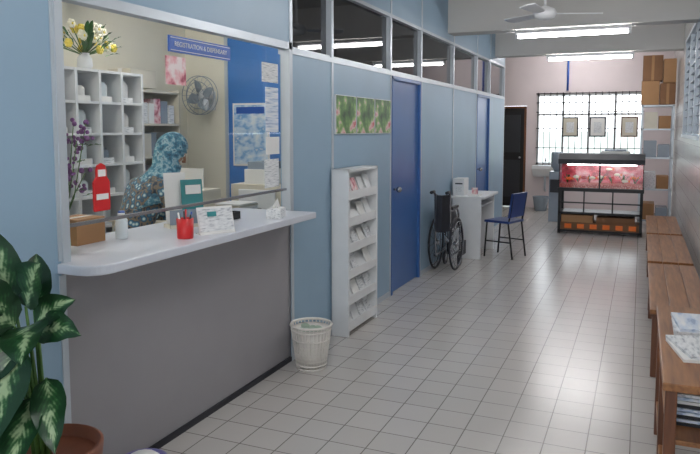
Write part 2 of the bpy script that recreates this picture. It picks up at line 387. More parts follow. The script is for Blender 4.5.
b = B("ceiling_fan"); fx, fy, fz = -0.87, 6.65, 2.64
b.cyl((fx, fy, fz+0.05), (fx, fy, H), 0.012, 'white'); b.lathe((fx, fy, H-0.07), [(0.02, 0), (0.06, 0.05), (0.06, 0.07)], 'white')
b.lathe((fx, fy, fz-0.06), [(0.03, 0), (0.09, 0.02), (0.11, 0.06), (0.09, 0.1), (0.02, 0.13)], 'white')
for k in range(3):
    a = math.radians(20+k*120); b.T = Matrix.Translation((fx, fy, fz)) @ Matrix.Rotation(a, 4, 'Z') @ Matrix.Rotation(math.radians(10), 4, 'X')
    b.prism([(0.09, -0.02), (0.16, -0.05), (0.5, -0.07), (0.53, 0), (0.5, 0.07), (0.16, 0.05), (0.09, 0.02)], 'z', -0.004, 0.004, 'white')
b.T = Matrix.Identity(4); b.done()
b = B("blue_pipe"); b.tube([(-1.35, YF-0.03, 2.31), (-1.35, YF-0.03, H)], 0.02, 'signblue'); b.done()

# ---------------------------------------------------------------- counter
def rrect(x0, x1, y0, y1, rads, n=8):
    pts = []
    cs = [(x1, y0, -90, rads[0], -1, 1), (x1, y1, 0, rads[1], -1, -1), (x0, y1, 90, rads[2], 1, -1), (x0, y0, 180, rads[3], 1, 1)]
    for cx, cy, a0, r, sx, sy in cs:
        if r <= 0: pts.append((cx, cy)); continue
        for i in range(n+1):
            a = math.radians(a0+90*i/n); pts.append((cx+sx*r+r*math.cos(a), cy+sy*r+r*math.sin(a)))
    return pts
b = B("reception_counter")
b.prism(rrect(-2.55, -1.935, 2.01, 3.975, (0.10, 0.02, 0, 0)), 'z', 0.99, 1.03, 'ctop')
b.box(-2.5, -2.46, 2.1, 3.95, 0, 0.99, 'white'); b.box(-2.46, T-0.005, 2.1, 2.14, 0, 0.99, 'white'); b.box(-2.46, T-0.005, 3.91, 3.95, 0, 0.99, 'white')
b.done(bevel=0.006)

b = B("registration_sign"); b.box(XL-0.018, XL-0.008, 2.76, 3.30, 1.95, 2.03, 'signblue'); b.box(XL-0.009, XL-0.005, 2.77, 3.29, 1.958, 1.961, 'paper'); b.box(XL-0.009, XL-0.005, 2.77, 3.29, 2.019, 2.022, 'paper')
s = b.done(); text("lettering", "REGISTRATION & DISPENSARY", 0.034, (XL-0.006, 3.03, 1.99), RX, 'paper', s)
for nm, y0, y1, z0, z1, m in [("taped_notice", 3.66, 3.86, 1.86, 1.98, 'printed'), ("taped_notice", 3.70, 3.86, 1.55, 1.83, 'paperb'), ("taped_notice", 3.70, 3.87, 1.41, 1.52, 'paper'), ("taped_notice", 3.68, 3.86, 1.2, 1.38, 'printed'), ("pink_flyer", 2.74, 2.90, 1.79, 1.93, 'pink')]:
    b = B(nm); b.box(XL-0.0195, XL-0.017, y0, y1, z0, z1, m); b.done()

b = B("pen_holder"); px, py = -2.065, 2.75
b.lathe((px, py, 1.03), [(0.038, 0), (0.04, 0.005), (0.042, 0.10), (0.036, 0.10), (0.034, 0.01)], 'red')
for i in range(6):
    a = i*1.05; b.cyl((px+0.015*math.cos(a), py+0.015*math.sin(a), 1.045), (px+0.035*math.cos(a), py+0.035*math.sin(a), 1.15+0.01*(i % 3)), 0.0045, ['dark', 'signblue', 'red', 'dark', 'paper', 'dark'][i], seg=6)
b.done()
b = B("card_stand")
Rt = Matrix.Rotation(math.radians(-15), 3, 'Y')
b.T = Matrix.Translation((-2.02, 2.95, 1.03)) @ Matrix.Rotation(math.radians(-30), 4, 'Z')
b.box(-0.03, 0.03, -0.10, 0.10, 0, 0.006, 'paper'); b.box(-0.004, 0.0, -0.10, 0.10, 0.0, 0.14, 'paper', R=Rt); b.box(0.0, 0.003, -0.095, 0.095, 0.012, 0.13, 'printed', R=Rt)
b.box(0.003, 0.0045, -0.05, 0.0, 0.09, 0.115, 'teal', R=Rt)
b.done()
b = B("tissue_box"); b.T = Matrix.Translation((-2.04, 3.62, 1.03)) @ Matrix.Rotation(0.3, 4, 'Z')
b.box(-0.045, 0.045, -0.08, 0.08, 0, 0.06, 'printed', bev=0.004); b.poly([(-0.02, -0.04, 0.06), (0.02, 0.03, 0.06), (0.01, 0.0, 0.12)], 'paper'); b.poly([(0.02, -0.03, 0.06), (-0.02, 0.04, 0.06), (-0.01, 0.0, 0.115)], 'paper'); b.done()
b = B("document_tray"); b.box(-2.42, -2.22, 3.2, 3.5, 1.03, 1.035, 'black')
for q in [(-2.42, -2.415, 3.2, 3.5), (-2.225, -2.22, 3.2, 3.5), (-2.42, -2.22, 3.495, 3.5)]: b.box(*q, 1.03, 1.075, 'black')
b.box(-2.41, -2.23, 3.21, 3.48, 1.036, 1.05, 'paper'); b.done()
b = B("brochure_holder"); b.T = Matrix.Translation((-2.30, 3.08, 1.03)) @ Matrix.Rotation(math.radians(-30), 4, 'Z')
b.box(-0.06, 0.04, -0.11, 0.11, 0, 0.02, 'beige')
b.box(-0.05, -0.045, -0.105, 0.02, 0.01, 0.30, 'paper', R=Matrix.Rotation(-0.12, 3, 'Y')); b.box(-0.02, -0.014, -0.02, 0.105, 0.01, 0.26, 'teal', R=Matrix.Rotation(-0.12, 3, 'Y')); b.box(-0.012, -0.01, 0.0, 0.09, 0.18, 0.23, 'paper', R=Matrix.Rotation(-0.12, 3, 'Y'))
b.box(0.03, 0.035, -0.11, 0.11, 0.0, 0.10, 'frost'); b.done()
b = B("hand_sanitiser_placard"); py = 2.28; z0 = 1.215
o = [(-0.045, 0), (0.045, 0), (0.048, 0.01), (0.048, 0.125), (0.03, 0.15), (0.03, 0.175), (0.022, 0.198), (0, 0.208), (-0.022, 0.198), (-0.03, 0.175), (-0.03, 0.15), (-0.048, 0.125), (-0.048, 0.01)]
b.prism([(py+y, z0+z) for y, z in o], 'x', XL-0.019, XL-0.011, 'red')
b.box(XL-0.012, XL-0.008, py-0.022, py+0.022, z0+0.15, z0+0.18, 'paper', bev=0.001); b.box(XL-0.012, XL-0.008, py-0.035, py+0.035, z0+0.05, z0+0.075, 'paper')
b.done()
b = B("purple_flower_vase"); vx, vy = -2.33, 2.22
b.lathe((vx, vy, 1.03), [(0.03, 0), (0.04, 0.03), (0.035, 0.09), (0.022, 0.13), (0.028, 0.16), (0.02, 0.16), (0.015, 0.1)], 'greenp')
for i in range(13):
    a = i*2.4; r = 0.03+0.085*random.random(); tz = 1.36+0.24*random.random()
    e = Vector((vx+r*math.cos(a), vy+0.03+r*math.sin(a), tz)); b.tube([(vx, vy, 1.12), ((vx+e.x)/2, (vy+e.y)/2, 1.27), e], 0.0025, 'stem', 5)
    for j in range(9):
        b.ball(e+Vector((random.uniform(-.022, .022), random.uniform(-.022, .022), random.uniform(-.08, .03))), random.uniform(.006, .013), 'purple', n=5)
    b.leaf(e-Vector((0, 0, 0.1)), (math.cos(a), math.sin(a), 0.4), 0.07, 0.025, 'leafg', n=5)
b.done(fixn=False)
for i, (x, y) in enumerate([(-2.35, 2.62), (-2.42, 2.70)]):
    b = B("medicine_bottle"); b.lathe((x, y, 1.03), [(0.028, 0), (0.03, 0.005), (0.03, 0.08), (0.014, 0.1), (0.014, 0.105)], 'bottle'); b.lathe((x, y, 1.135), [(0.017, 0), (0.017, 0.02)], 'signblue' if i else 'white'); b.done()
b = B("cardboard_box"); b.box(-2.54, -2.38, 2.36, 2.54, 1.03, 1.15, 'card'); b.box(-2.47, -2.45, 2.359, 2.541, 1.149, 1.152, 'paper'); b.box(-2.55, -2.52, 2.36, 2.54, 1.145, 1.15, 'cardd'); b.done()

# ---------------------------------------------------------------- reception interior
b = B("pigeonhole_shelf"); sx0, sx1, sy0, sy1 = -4.2, -3.9, 3.66, 4.66
b.box(sx0, sx0+0.015, sy0, sy1, 0.05, 2.03, 'white')
for i in range(5):
    y = sy0+(sy1-sy0-0.025)*i/4; b.box(sx0, sx1, y, y+0.025, 0, 2.03, 'white')
for k in range(9):
    z = 0.05+k*0.245; b.box(sx0, sx1-0.004, sy0, sy1, z, z+0.02, 'white')
for i in range(4):
    for k in range(1, 8):
        y = sy0+0.24*i+0.05; z = 0.07+k*0.245
        if random.random() < 0.85:
            hgt = random.choice([0.12, 0.16, 0.18]); b.lathe((sx1-0.13, y+0.09, z), [(0.055, 0), (0.065, 0.01), (0.065, hgt*0.8), (0.045, hgt)], random.choice(['bottle', 'frost', 'bottle', 'paper']), seg=12)
            b.box(sx1-0.06, sx1-0.055, y+0.02, y+0.16, z, z+0.045, random.choice(['printed', 'paper']))
b.done()
b = B("flower_arrangement"); cx, cy = -4.03, 4.14
b.lathe((cx, cy, 2.03), [(0.04, 0), (0.06, 0.03), (0.055, 0.09), (0.035, 0.12), (0.045, 0.13)], 'white')
for i in range(60):
    th = random.random()*6.28; el = random.random()*1.25; r = random.uniform(0.15, 0.25)
    e = Vector((cx+r*math.cos(th)*math.cos(el)*0.7, cy+1.2*r*math.sin(th)*math.cos(el), 2.18+r*math.sin(el)))
    b.tube([(cx, cy, 2.14), e], 0.003, 'stem', 4)
    m = random.choice(['yellow', 'whitepet', 'whitepet', 'leafg', 'leafg'])
    if m == 'leafg': b.leaf(e-Vector((0, 0, .05)), e-Vector((cx, cy, 2.1)), 0.14, 0.04, 'leafg', n=5)
    else:
        for q in range(6):
            a = q*1.047; b.ball(e+Vector((0.006, 0.02*math.cos(a), 0.02*math.sin(a))), 0.017, m, n=5)
        b.ball(e+Vector((0.012, 0, 0)), 0.012, 'yellow', n=5)
b.done(fixn=False)
b = B("file_shelf"); fx0, fx1, fy0, fy1 = -4.58, -4.25, 4.85, 5.62
b.box(fx0, fx0+0.015, fy0, fy1, 0, 1.95, 'beige')
for y in (fy0, fy1-0.02): b.box(fx0, fx1, y, y+0.02, 0, 1.95, 'beige')
for k in range(7): b.box(fx0, fx1, fy0, fy1, 0.05+k*0.31, 0.07+k*0.31, 'beige')
for k in range(6):
    y = fy0+0.04
    while y < fy1-0.1:
        w = random.choice([0.05, 0.075, 0.1]); h = random.uniform(0.14, 0.24); w = min(w, fy1-0.03-y)
        b.box(fx0+0.05, fx1-random.uniform(.02, .06), y, y+w, 0.07+k*0.31, 0.07+k*0.31+h, random.choice(['paper', 'paper', 'frost', 'white', 'card', 'printed', 'beige', 'pink'])); y += w+0.006
b.done()
b = B("storage_carton"); b.box(-4.55, -4.28, 4.95, 5.3, 1.95, 2.12, 'beige'); b.box(-4.43, -4.38, 4.949, 5.301, 1.951, 2.122, 'paper'); b.done(bevel=0.004)
b = B("wall_fan"); wx, wy, wz = -4.27, 6.0, 1.92
b.box(wx-0.05, wx+0.05, 6.17, 6.2, wz-0.15, wz+0.05, 'white'); b.cyl((wx, 6.18, wz-0.05), (wx, 6.08, wz), 0.02, 'white'); b.ball((wx, 6.06, wz), (0.06, 0.08, 0.06), 'white')
for R_ in (0.2, 0.14, 0.08): b.ring((wx, 5.95, wz), (0, 1, 0), R_, 0.004, 'frost', 28, 5)
b.ring((wx, 6.02, wz), (0, 1, 0), 0.2, 0.004, 'frost', 28, 5)
for i in range(20):
    a = i*math.pi/10; b.cyl((wx, 5.94, wz), (wx+0.2*math.cos(a), 5.95, wz+0.2*math.sin(a)), 0.002, 'frost', seg=4)
for i in range(4):
    a = i*math.pi/2+0.4; b.leaf((wx+0.03*math.cos(a), 5.99, wz+0.03*math.sin(a)), (math.cos(a), 0, math.sin(a)), 0.15, 0.12, 'frost', droop=0, side=(-math.sin(a), 0.4, math.cos(a)), n=6)
b.done(fixn=False)
b = B("health_poster"); b.box(-4.0, -3.56, 6.185, 6.2, 1.18, 1.84, 'paper'); b.box(-3.98, -3.58, 6.18, 6.186, 1.2, 1.82, 'posterb')
b.box(-3.95, -3.61, 6.177, 6.181, 1.73, 1.80, 'signblue'); b.done()
b = B("office_desk"); b.box(-3.7, -2.6, 3.97, 4.6, 0.87, 0.90, 'beige'); b.box(-3.68, -3.65, 4.0, 4.57, 0, 0.87, 'beige'); b.box(-2.65, -2.62, 4.0, 4.57, 0, 0.87, 'beige'); b.box(-3.65, -2.65, 4.5, 4.52, 0.3, 0.87, 'beige'); b.done(bevel=0.004)
b = B("paper_stack")
for i in range(8): b.box(-2.95+random.uniform(-.01, .01), -2.73, 4.3, 4.55+random.uniform(-.01, .01), 0.90+i*0.014, 0.911+i*0.014, random.choice(['paper', 'printed', 'beige']))
b.done()
b = B("desktop_printer"); b.box(-3.5, -3.08, 4.22, 4.58, 0.90, 1.1, 'beige', bev=0.02); b.box(-3.45, -3.13, 4.2, 4.24, 0.98, 1.0, 'dark'); b.box(-3.43, -3.15, 4.06, 4.22, 0.93, 0.94, 'paper'); b.box(-3.42, -3.16, 4.45, 4.46, 1.08, 1.26, 'paper'); b.done()
b = B("open_register_book"); b.box(-3.02, -2.8, 4.0, 4.2, 0.90, 0.912, 'paper'); b.box(-2.80, -2.66, 4.0, 4.2, 0.90, 0.908, 'printed'); b.done()
b = B("side_cabinet"); b.box(-3.1, -2.6, 4.75, 5.6, 0, 1.12, 'beige')
for k in range(3): b.box(-3.02, -2.68, 4.735, 4.75, 0.06+k*0.35, 0.38+k*0.35, 'white'); b.box(-2.9, -2.8, 4.72, 4.735, 0.22+k*0.35, 0.235+k*0.35, 'chrome')
b.done(bevel=0.004)
b = B("medicine_carton_stack")
for q in [(-3.0, -2.75, 4.8, 5.1, 1.12, 1.24, 'paper'), (-2.98, -2.78, 4.82, 5.05, 1.24, 1.30, 'frost'), (-2.95, -2.7, 5.15, 5.45, 1.12, 1.22, 'teal')]: b.box(*q, bev=0.003)
b.done()

# receptionist ----------------------------------------------------
rec = empty("receptionist", (-3.05, 3.5, 0))
f = Vector((0.42, 0.907, 0)).normalized(); sd = Vector((f.y, -f.x, 0)); up = Vector((0, 0, 1))
P0 = Vector((-3.12, 3.48, 0.63))
def at(fw, s, z): return Vector((P0.x, P0.y, 0))+f*fw+sd*s+up*z
def skin(name, verts, edges, radii, mat, sub=2):
    me = bpy.data.meshes.new(name); me.from_pydata([tuple(v) for v in verts], edges, []); me.update()
    o = bpy.data.objects.new(name, me); COL.objects.link(o)
    me.materials.append(M[mat])
    md = o.modifiers.new("Skin", 'SKIN'); md.use_smooth_shade = True
    sv = o.data.skin_vertices[0].data
    for i, r in enumerate(radii):
        sv[i].radius = r if isinstance(r, tuple) else (r, r)
    sv[0].use_root = True
    ss = o.modifiers.new("Sub", 'SUBSURF'); ss.levels = sub; ss.render_levels = sub
    par(o, rec); return o
V = [at(0, 0, .63), at(.04, 0, .82), at(.12, 0, 1.02), at(.20, 0, 1.17), at(.26, 0, 1.26), at(.30, 0, 1.34)]
R = [(.17, .14), (.14, .12), (.15, .12), (.13, .10), (.055, .055), (.05, .05)]
E = [(0, 1), (1, 2), (2, 3), (3, 4), (4, 5)]
for sg in (-1, 1):
    n = len(V); V += [at(.20, sg*.17, 1.19), at(.26, sg*.22, 1.04), at(.34, sg*.24, .96), at(.45, sg*.16, .96), at(.56, sg*.09, .955)]
    R += [.062, .056, .05, .044, .038]; E += [(3, n), (n, n+1), (n+1, n+2), (n+2, n+3), (n+3, n+4)]
skin("tunic_body", V, E, R, 'batik')
V2 = [at(0, 0, .62)]; R2 = [(.14, .10)]; E2 = []
for sg in (-1, 1):
    n = len(V2); V2 += [at(.06, sg*.10, .60), at(.25, sg*.11, .60), at(.42, sg*.11, .56), at(.42, sg*.11, .32), at(.40, sg*.11, .10)]
    R2 += [.085, .078, .065, .055, .042]; E2 += [(0, n), (n, n+1), (n+1, n+2), (n+2, n+3), (n+3, n+4)]
skin("trousers", V2, E2, R2, 'trouser')
b = B("shoes")
for sg in (-1, 1):
    c = at(.46, sg*.11, .04); b.ball(c, (.04, .12, .04), 'black', R=Matrix.Rotation(-math.atan2(f.x, f.y), 3, 'Z'))
b.done(rec)
b = B("hands")
for sg in (-1, 1):
    w = at(.56, sg*.09, .95); d = (f*0.95-sd*sg*0.3).normalized(); l = sd*sg
    b.tube([w-d*.02, w+d*.02, w+d*.06, w+d*.09], [.026, .030, .036, .030], 'skin', 10)
    for k, (o_, ln) in enumerate([(.027, .065), (.010, .075), (-.008, .07), (-.025, .052)]):
        s0 = w+d*.08-l*o_; b.tube([s0, s0+d*ln*.45+up*.006, s0+d*ln*.8-up*.008, s0+d*ln-up*.024], [.0095, .009, .008, .006], 'skin', 7)
    t0 = w+d*.03-l*.03; b.tube([t0, t0+d*.02-l*.025, t0+d*.05-l*.032-up*.01], [.011, .010, .007], 'skin', 7)
b.done(rec)
Hc = at(.37, 0, 1.415); yaw = -math.atan2(f.x, f.y)
HM = Matrix.Translation(Hc) @ Matrix.Rotation(yaw-0.35, 4, 'Z') @ Matrix.Rotation(math.radians(-28), 4, 'X')
b = B("head"); b.T = HM
b.ball((0, 0, 0.015), (.074, .092, .105), 'skin', n=18); b.ball((0, .028, -.055), (.052, .055, .062), 'skin', n=12)
b.tube([(0, .088, .02), (0, .102, -.008), (0, .108, -.022), (0, .092, -.03)], [.007, .010, .013, .008], 'skin', 8)
for sg in (-1, 1):
    b.ball((sg*.03, .080, .012), (.014, .010, .008), 'eyew', n=8); b.ball((sg*.03, .0885, .011), (.0055, .003, .0055), 'black', n=6)
    b.tube([(sg*.014, .092, .034), (sg*.03, .090, .040), (sg*.046, .078, .034)], .003, 'black', 5)
    b.ball((sg*.073, -.005, 0), (.01, .018, .028), 'skin', n=8)
b.tube([(-.022, .078, -.056), (-.008, .086, -.053), (.008, .086, -.053), (.022, .078, -.056)], [.003, .006, .006, .003], 'lip', 6)
b.done(rec, fixn=True)
b = B("headscarf"); k = b.mi('scarf')
levels = [0.02, .25, .5, .8, 1.1, 1.4, 1.7, 1.95]
NS = 36; rings = []
for t in levels:
    ring = []
    for j in range(NS):
        a = 2*math.pi*j/NS; rad = math.sin(t); p = Vector((.094*rad*math.cos(a), .112*rad*math.sin(a)-.008, .127*math.cos(t)+.01)); ring.append(HM @ p)
    rings.append(ring)
low = [(at(.33, 0, 1.32), .095, .10), (at(.29, 0, 1.265), .125, .115), (at(.25, 0, 1.215), .18, .135), (at(.22, 0, 1.14), .205, .158), (at(.19, 0, 1.06), .20, .168)]
for c, rx, ry in low:
    ring = []
    for j in range(NS):
        a = 2*math.pi*j/NS; wv = 1+0.035*math.sin(a*7+c.z*20); ring.append(c+sd*rx*wv*math.cos(a)+f*ry*wv*math.sin(a)+up*(0.03*math.cos(2*a) if rx > .15 else 0))
    rings.append(ring)
vv = [[b.bm.verts.new(p) for p in r] for r in rings]
inv = HM.inverted()
for i in range(len(vv)-1):
    for j in range(NS):
        q = [vv[i][j], vv[i][(j+1) % NS], vv[i+1][(j+1) % NS], vv[i+1][j]]
        c = inv @ ((q[0].co+q[1].co+q[2].co+q[3].co)/4)
        if c.y > 0.02 and (c.x/.066)**2+((c.z+.012)/.080)**2 < 1: continue
        b.face(q, k, True)
b.face(vv[0], k, True)
b.done(rec, thick=0.004)
b = B("office_stool"); sc = at(0.02, 0, 0)
b.lathe((sc.x, sc.y, .42), [(.17, 0), (.19, .02), (.19, .06), (.17, .08)], 'dark'); b.cyl((sc.x, sc.y, .1), (sc.x, sc.y, .42), .025, 'chrome')
for i in range(5):
    a = i*1.2566+.3; e = (sc.x+.26*math.cos(a), sc.y+.26*math.sin(a), .06); b.tube([(sc.x, sc.y, .11), e], .016, 'black'); b.ball((e[0], e[1], .028), .028, 'black', n=8)
b.done()

# ---------------------------------------------------------------- corridor left side
b = B("brochure_rack"); rx0, rx1, ry0, ry1 = XL+0.012, -1.985, 4.61, 5.22
b.box(rx0, rx0+0.012, ry0, ry1, 0.02, 1.27, 'white'); b.box(rx0, rx1, ry0, ry0+0.022, 0, 1.27, 'white'); b.box(rx0, rx1, ry1-0.022, ry1, 0, 1.27, 'white')
b.box(rx0, rx1, ry0, ry1, 1.25, 1.27, 'white'); b.box(rx0, rx1-0.01, ry0, ry1, 0.03, 0.05, 'white')
for kk in range(6):
    z = 0.05+kk*0.2
    b.prism([(rx0+0.012, z+0.13), (rx0+0.018, z+0.135), (rx1-0.012, z+0.01), (rx1-0.02, z)], 'y', ry0+0.02, ry1-0.02, 'white')
    b.box(rx1-0.014, rx1-0.004, ry0+0.02, ry1-0.02, z-0.01, z+0.055, 'white')
    for n in range(4):
        if random.random() < 0.7 or kk == 5:
            y = ry0+0.035+n*0.14; h = random.uniform(.13, .17)
            b.prism([(rx1-0.025, z+0.02), (rx1-0.035, z+0.02), (rx1-0.035-h*0.35, z+h), (rx1-0.025-h*0.35, z+h)], 'y', y, y+random.uniform(.09, .12), 'pink' if (kk == 5 and n < 2) else random.choice(['paper', 'white', 'printed', 'paper']))
b.done()
for i in range(3):
    b = B("flower_picture"); y0 = 4.69+i*0.41; b.box(XL, XL+0.014, y0, y0+0.39, 1.53, 1.83, 'white'); b.box(XL+0.013, XL+0.017, y0+0.006, y0+0.384, 1.536, 1.824, 'flowgreen'); b.done()
b = B("wastepaper_basket"); bx, by = -1.96, 3.93
def rb(z): return 0.095+0.04*z/0.30
for z in (0.006, 0.03, 0.20, 0.26, 0.29): b.ring((bx, by, z), (0, 0, 1), rb(z), 0.006 if z != .29 else .009, 'bin', 32, 6)
N = 32
for i in range(N):
    a = 2*math.pi*i/N
    pts = [(bx+rb(z)*math.cos(a+0.0), by+rb(z)*math.sin(a), z) for z in (0.006, 0.1, 0.2, 0.29)]
    b.tube(pts, 0.004, 'bin', 5)
for z in (0.06, 0.085, 0.11, 0.135, 0.16): b.ring((bx, by, z), (0, 0, 1), rb(z), 0.003, 'bin', 32, 5)
b.lathe((bx, by, 0.004), [(0.09, 0), (0.092, 0.006)], 'bin')
b.lathe((bx, by, 0.012), [(0.086, 0), (0.098, .1), (0.118, 0.26), (0.10, 0.25), (0.05, 0.23)], 'bin')
for i in range(7): b.ball((bx+random.uniform(-.06, .06), by+random.uniform(-.06, .06), .255), (.035, .03, .022), 'liner', n=6, R=Matrix.Rotation(random.random()*3, 3, 'X'))
b.done()
b = B("folded_wheelchair"); wx = -1.97; wy = 7.02
for s in (-1, 1):
    x = wx+s*0.085
    b.ring((x+s*0.03, wy+0.32, 0.30), (1, 0, 0), 0.285, 0.012, 'dark', 36, 7); b.ring((x+s*0.05, wy+0.32, 0.30), (1, 0, 0), 0.25, 0.005, 'chrome', 36, 6)
    b.cyl((x-0.0, wy+0.32, 0.30), (x+s*0.055, wy+0.32, 0.30), 0.025, 'chrome')
    for i in range(14):
        a = i*math.pi/7; b.cyl((x+s*.03, wy+.32, .30), (x+s*.03, wy+.32+.28*math.cos(a), .30+.28*math.sin(a)), .0025, 'chrome', seg=4)
    b.tube([(x, wy+0.02, 0.89), (x, wy+0.12, 0.89), (x, wy+0.15, 0.84), (x, wy+0.17, 0.3), (x, wy+0.2, 0.16)], 0.012, 'chrome')
    b.tube([(x, wy+0.0, 0.89), (x, wy+0.11, 0.89)], 0.018, 'dark')
    b.tube([(x, wy+0.16, 0.68), (x, wy+0.45, 0.68), (x, wy+0.52, 0.62), (x, wy+0.54, 0.46)], 0.012, 'chrome'); b.box(x-0.02, x+0.02, wy+0.2, wy+0.46, 0.69, 0.72, 'dark', bev=0.006)
    b.tube([(x, wy+0.17, 0.46), (x, wy+0.62, 0.46), (x, wy+0.70, 0.38), (x, wy+0.76, 0.14)], 0.012, 'chrome')
    b.tube([(x, wy+0.17, 0.18), (x, wy+0.60, 0.18)], 0.012, 'chrome'); b.tube([(x, wy+0.60, 0.46), (x, wy+0.60, 0.13)], 0.012, 'chrome')
    b.ring((x, wy+0.6, 0.082), (1, 0, 0), 0.065, 0.016, 'dark', 20, 7); b.cyl((x-.015, wy+.6, .082), (x+.015, wy+.6, .082), .045, 'chrome')
    b.box(x-0.012, x+0.012, wy+0.70, wy+0.86, 0.10, 0.26, 'dark', bev=0.005)
b.tube([(wx-.085, wy+.4, .46), (wx+.085, wy+.4, .18)], .01, 'chrome'); b.tube([(wx+.085, wy+.42, .46), (wx-.085, wy+.42, .18)], .01, 'chrome')
b.prism([(wx-.085, .47), (wx-.03, .66), (wx, .68), (wx+.03, .66), (wx+.085, .47), (wx+.07, .47), (wx, .64), (wx-.07, .47)], 'y', wy+.2, wy+.58, 'dark')
b.prism([(wx-.085, wy+.16), (wx-.03, wy+.02), (wx+.03, wy+.02), (wx+.085, wy+.16), (wx+.075, wy+.18), (wx+.02, wy+.05), (wx-.02, wy+.05), (wx-.075, wy+.18)], 'z', .46, .86, 'dark')
b.done()
b = B("side_desk"); dx = -1.74
b.box(-2.11, dx+.04, 8.05, 8.9, 0.73, 0.76, 'white'); b.box(-2.09, dx, 8.06, 8.08, 0.0, 0.73, 'white'); b.box(-2.09, -2.06, 8.08, 8.86, 0.0, 0.73, 'white'); b.box(-2.09, dx, 8.84, 8.86, 0, 0.73, 'white'); b.box(-2.06, dx-.02, 8.08, 8.84, 0.62, 0.64, 'white'); b.done(bevel=0.003)
b = B("letter_box"); b.box(-2.10, -1.96, 8.1, 8.34, 0.76, 0.97, 'white', bev=0.008); b.box(-2.07, -1.98, 8.095, 8.1, 0.9, 0.915, 'dark'); b.box(-2.06, -1.99, 8.094, 8.1, 0.8, 0.87, 'printed'); b.done()
b = B("desk_leaflets"); b.box(-1.92, -1.78, 8.12, 8.3, 0.76, 0.775, 'paper'); b.box(-1.89, -1.83, 8.2, 8.28, 0.775, 0.85, 'pink'); b.done()
b = B("blue_chair"); b.T = Matrix.Translation((-1.53, 8.42, 0)) @ Matrix.Rotation(math.radians(72), 4, 'Z')
b.box(-.19, .19, -.17, .17, .43, .46, 'plasticblue', bev=.012)
b.box(-.19, .19, -.195, -.17, .50, .80, 'plasticblue', R=Matrix.Rotation(math.radians(8), 3, 'X'), bev=.01)
for s in (-1, 1):
    b.tube([(s*.17, -.21, 0), (s*.17, -.15, .42), (s*.17, -.175, .55), (s*.17, -.205, .78)], .011, 'black'); b.tube([(s*.17, .17, 0), (s*.17, .14, .43)], .011, 'black'); b.tube([(s*.17, -.17, .2), (s*.17, .15, .2)], .009, 'black')
b.T = Matrix.Identity(4); b.done()

# ---------------------------------------------------------------- right side
for y0 in (4.55, 6.27, 7.99):
    b = B("wooden_bench"); y1 = y0+1.62
    for k in range(3): b.box(.085+k*.118, .200+k*.118, y0, y1, .42, .45, 'wood')
    for y in (y0+.06, y1-.11):
        for x in (.10, .37): b.box(x, x+.045, y, y+.05, 0, .42, 'woodd')
        b.box(.14, .38, y+.01, y+.04, .34, .40, 'woodd'); b.box(.14, .38, y+.01, y+.04, .12, .15, 'woodd')
    b.box(.105, .13, y0+.1, y1-.1, .34, .42, 'wood'); b.box(.385, .41, y0+.1, y1-.1, .34, .42, 'wood'); b.box(.25, .27, y0+.1, y1-.1, .12, .15, 'woodd')
    b.done(bevel=0.004)
b = B("magazine_table")
b.box(.10, .48, 2.6, 3.78, .64, .67, 'wood'); b.box(.12, .46, 2.64, 3.74, .43, .45, 'wood')
for x in (.11, .43):
    for y in (2.62, 3.2, 3.72): b.box(x, x+.04, y, y+.045, 0, .64, 'woodd')
b.box(.115, .135, 2.64, 3.74, .60, .64, 'wood'); b.box(.115, .135, 2.64, 3.74, .14, .18, 'wood'); b.done(bevel=0.004)
b = B("magazine_pile")
for i, (y, dx, mt, th) in enumerate([(3.35, .16, 'printed', .02), (3.36, .17, 'paperb', .014), (3.0, .15, 'paper', .012), (3.02, .16, 'printed', .012)]):
    z = .67+(0 if i in (0, 2) else (.02 if i == 1 else .012)); b.box(dx, dx+.21, y-.12, y+.16, z, z+th, mt, R=Matrix.Rotation(.1*i, 3, 'Z'))
b.done()
b = B("stacked_magazines")
for j, y in enumerate((3.5, 3.2, 2.9)):
    for i in range(9): b.box(.13+random.uniform(0, .02), .35, y-.12, y+.13, .45+i*.014, .461+i*.014, random.choice(['paper', 'printed', 'paperb', 'card', 'paper', 'dark']))
b.done()

# ---------------------------------------------------------------- aquarium
b = B("aquarium"); ax0, ax1, ay0, ay1 = -1.13, 0.05, 10.65, 11.1
for x in (ax0, ax1-.04):
    for y in (ay0, ay1-.04): b.box(x, x+.04, y, y+.04, 0, .66, 'black')
b.box(ax0-.01, ax1+.01, ay0-.01, ay1+.01, .64, .69, 'black'); b.box(ax0, ax1, ay0, ay1, .30, .33, 'black'); b.box(ax0, ax1, ay0, ay1, .03, .06, 'black')
for x in (ax0+.36, ax0+.76): b.box(x, x+.02, ay0, ay0+.02, .33, .64, 'black')
b.box(ax0, ax1, ay0, ay0+.02, .46, .48, 'black')
b.box(ax0+.04, ax1-.04, ay0+.02, ay1-.05, .06, .17, 'cardd'); b.box(ax0+.05, ax0+.5, ay0+.03, ay1-.1, .17, .28, 'card'); b.box(ax0+.55, ax1-.1, ay0+.04, ay1-.1, .17, .26, 'cardd')
for i in range(6): b.box(ax0+.1+i*.18, ax0+.2+i*.18, ay0+.012, ay0+.02, .08, .15, 'orange')
b.box(ax0, ax1, ay1-.03, ay1-.012, .70, 1.05, 'tankred'); b.box(ax0+.01, ax1-.01, ay0+.02, ay1-.03, .695, .75, 'gravel')
b.poly([(ax0, ay0, .69), (ax1, ay0, .69), (ax1, ay0, 1.06), (ax0, ay0, 1.06)], 'glass')
for x in (ax0, ax1): b.poly([(x, ay0, .69), (x, ay1, .69), (x, ay1, 1.06), (x, ay0, 1.06)], 'glass')
for x in (ax0, ax1-.012): b.box(x, x+.012, ay0-.002, ay0+.01, .69, 1.06, 'black')
b.box(ax0+.57, ax0+.59, ay0-.002, ay0+.01, .69, 1.06, 'black')
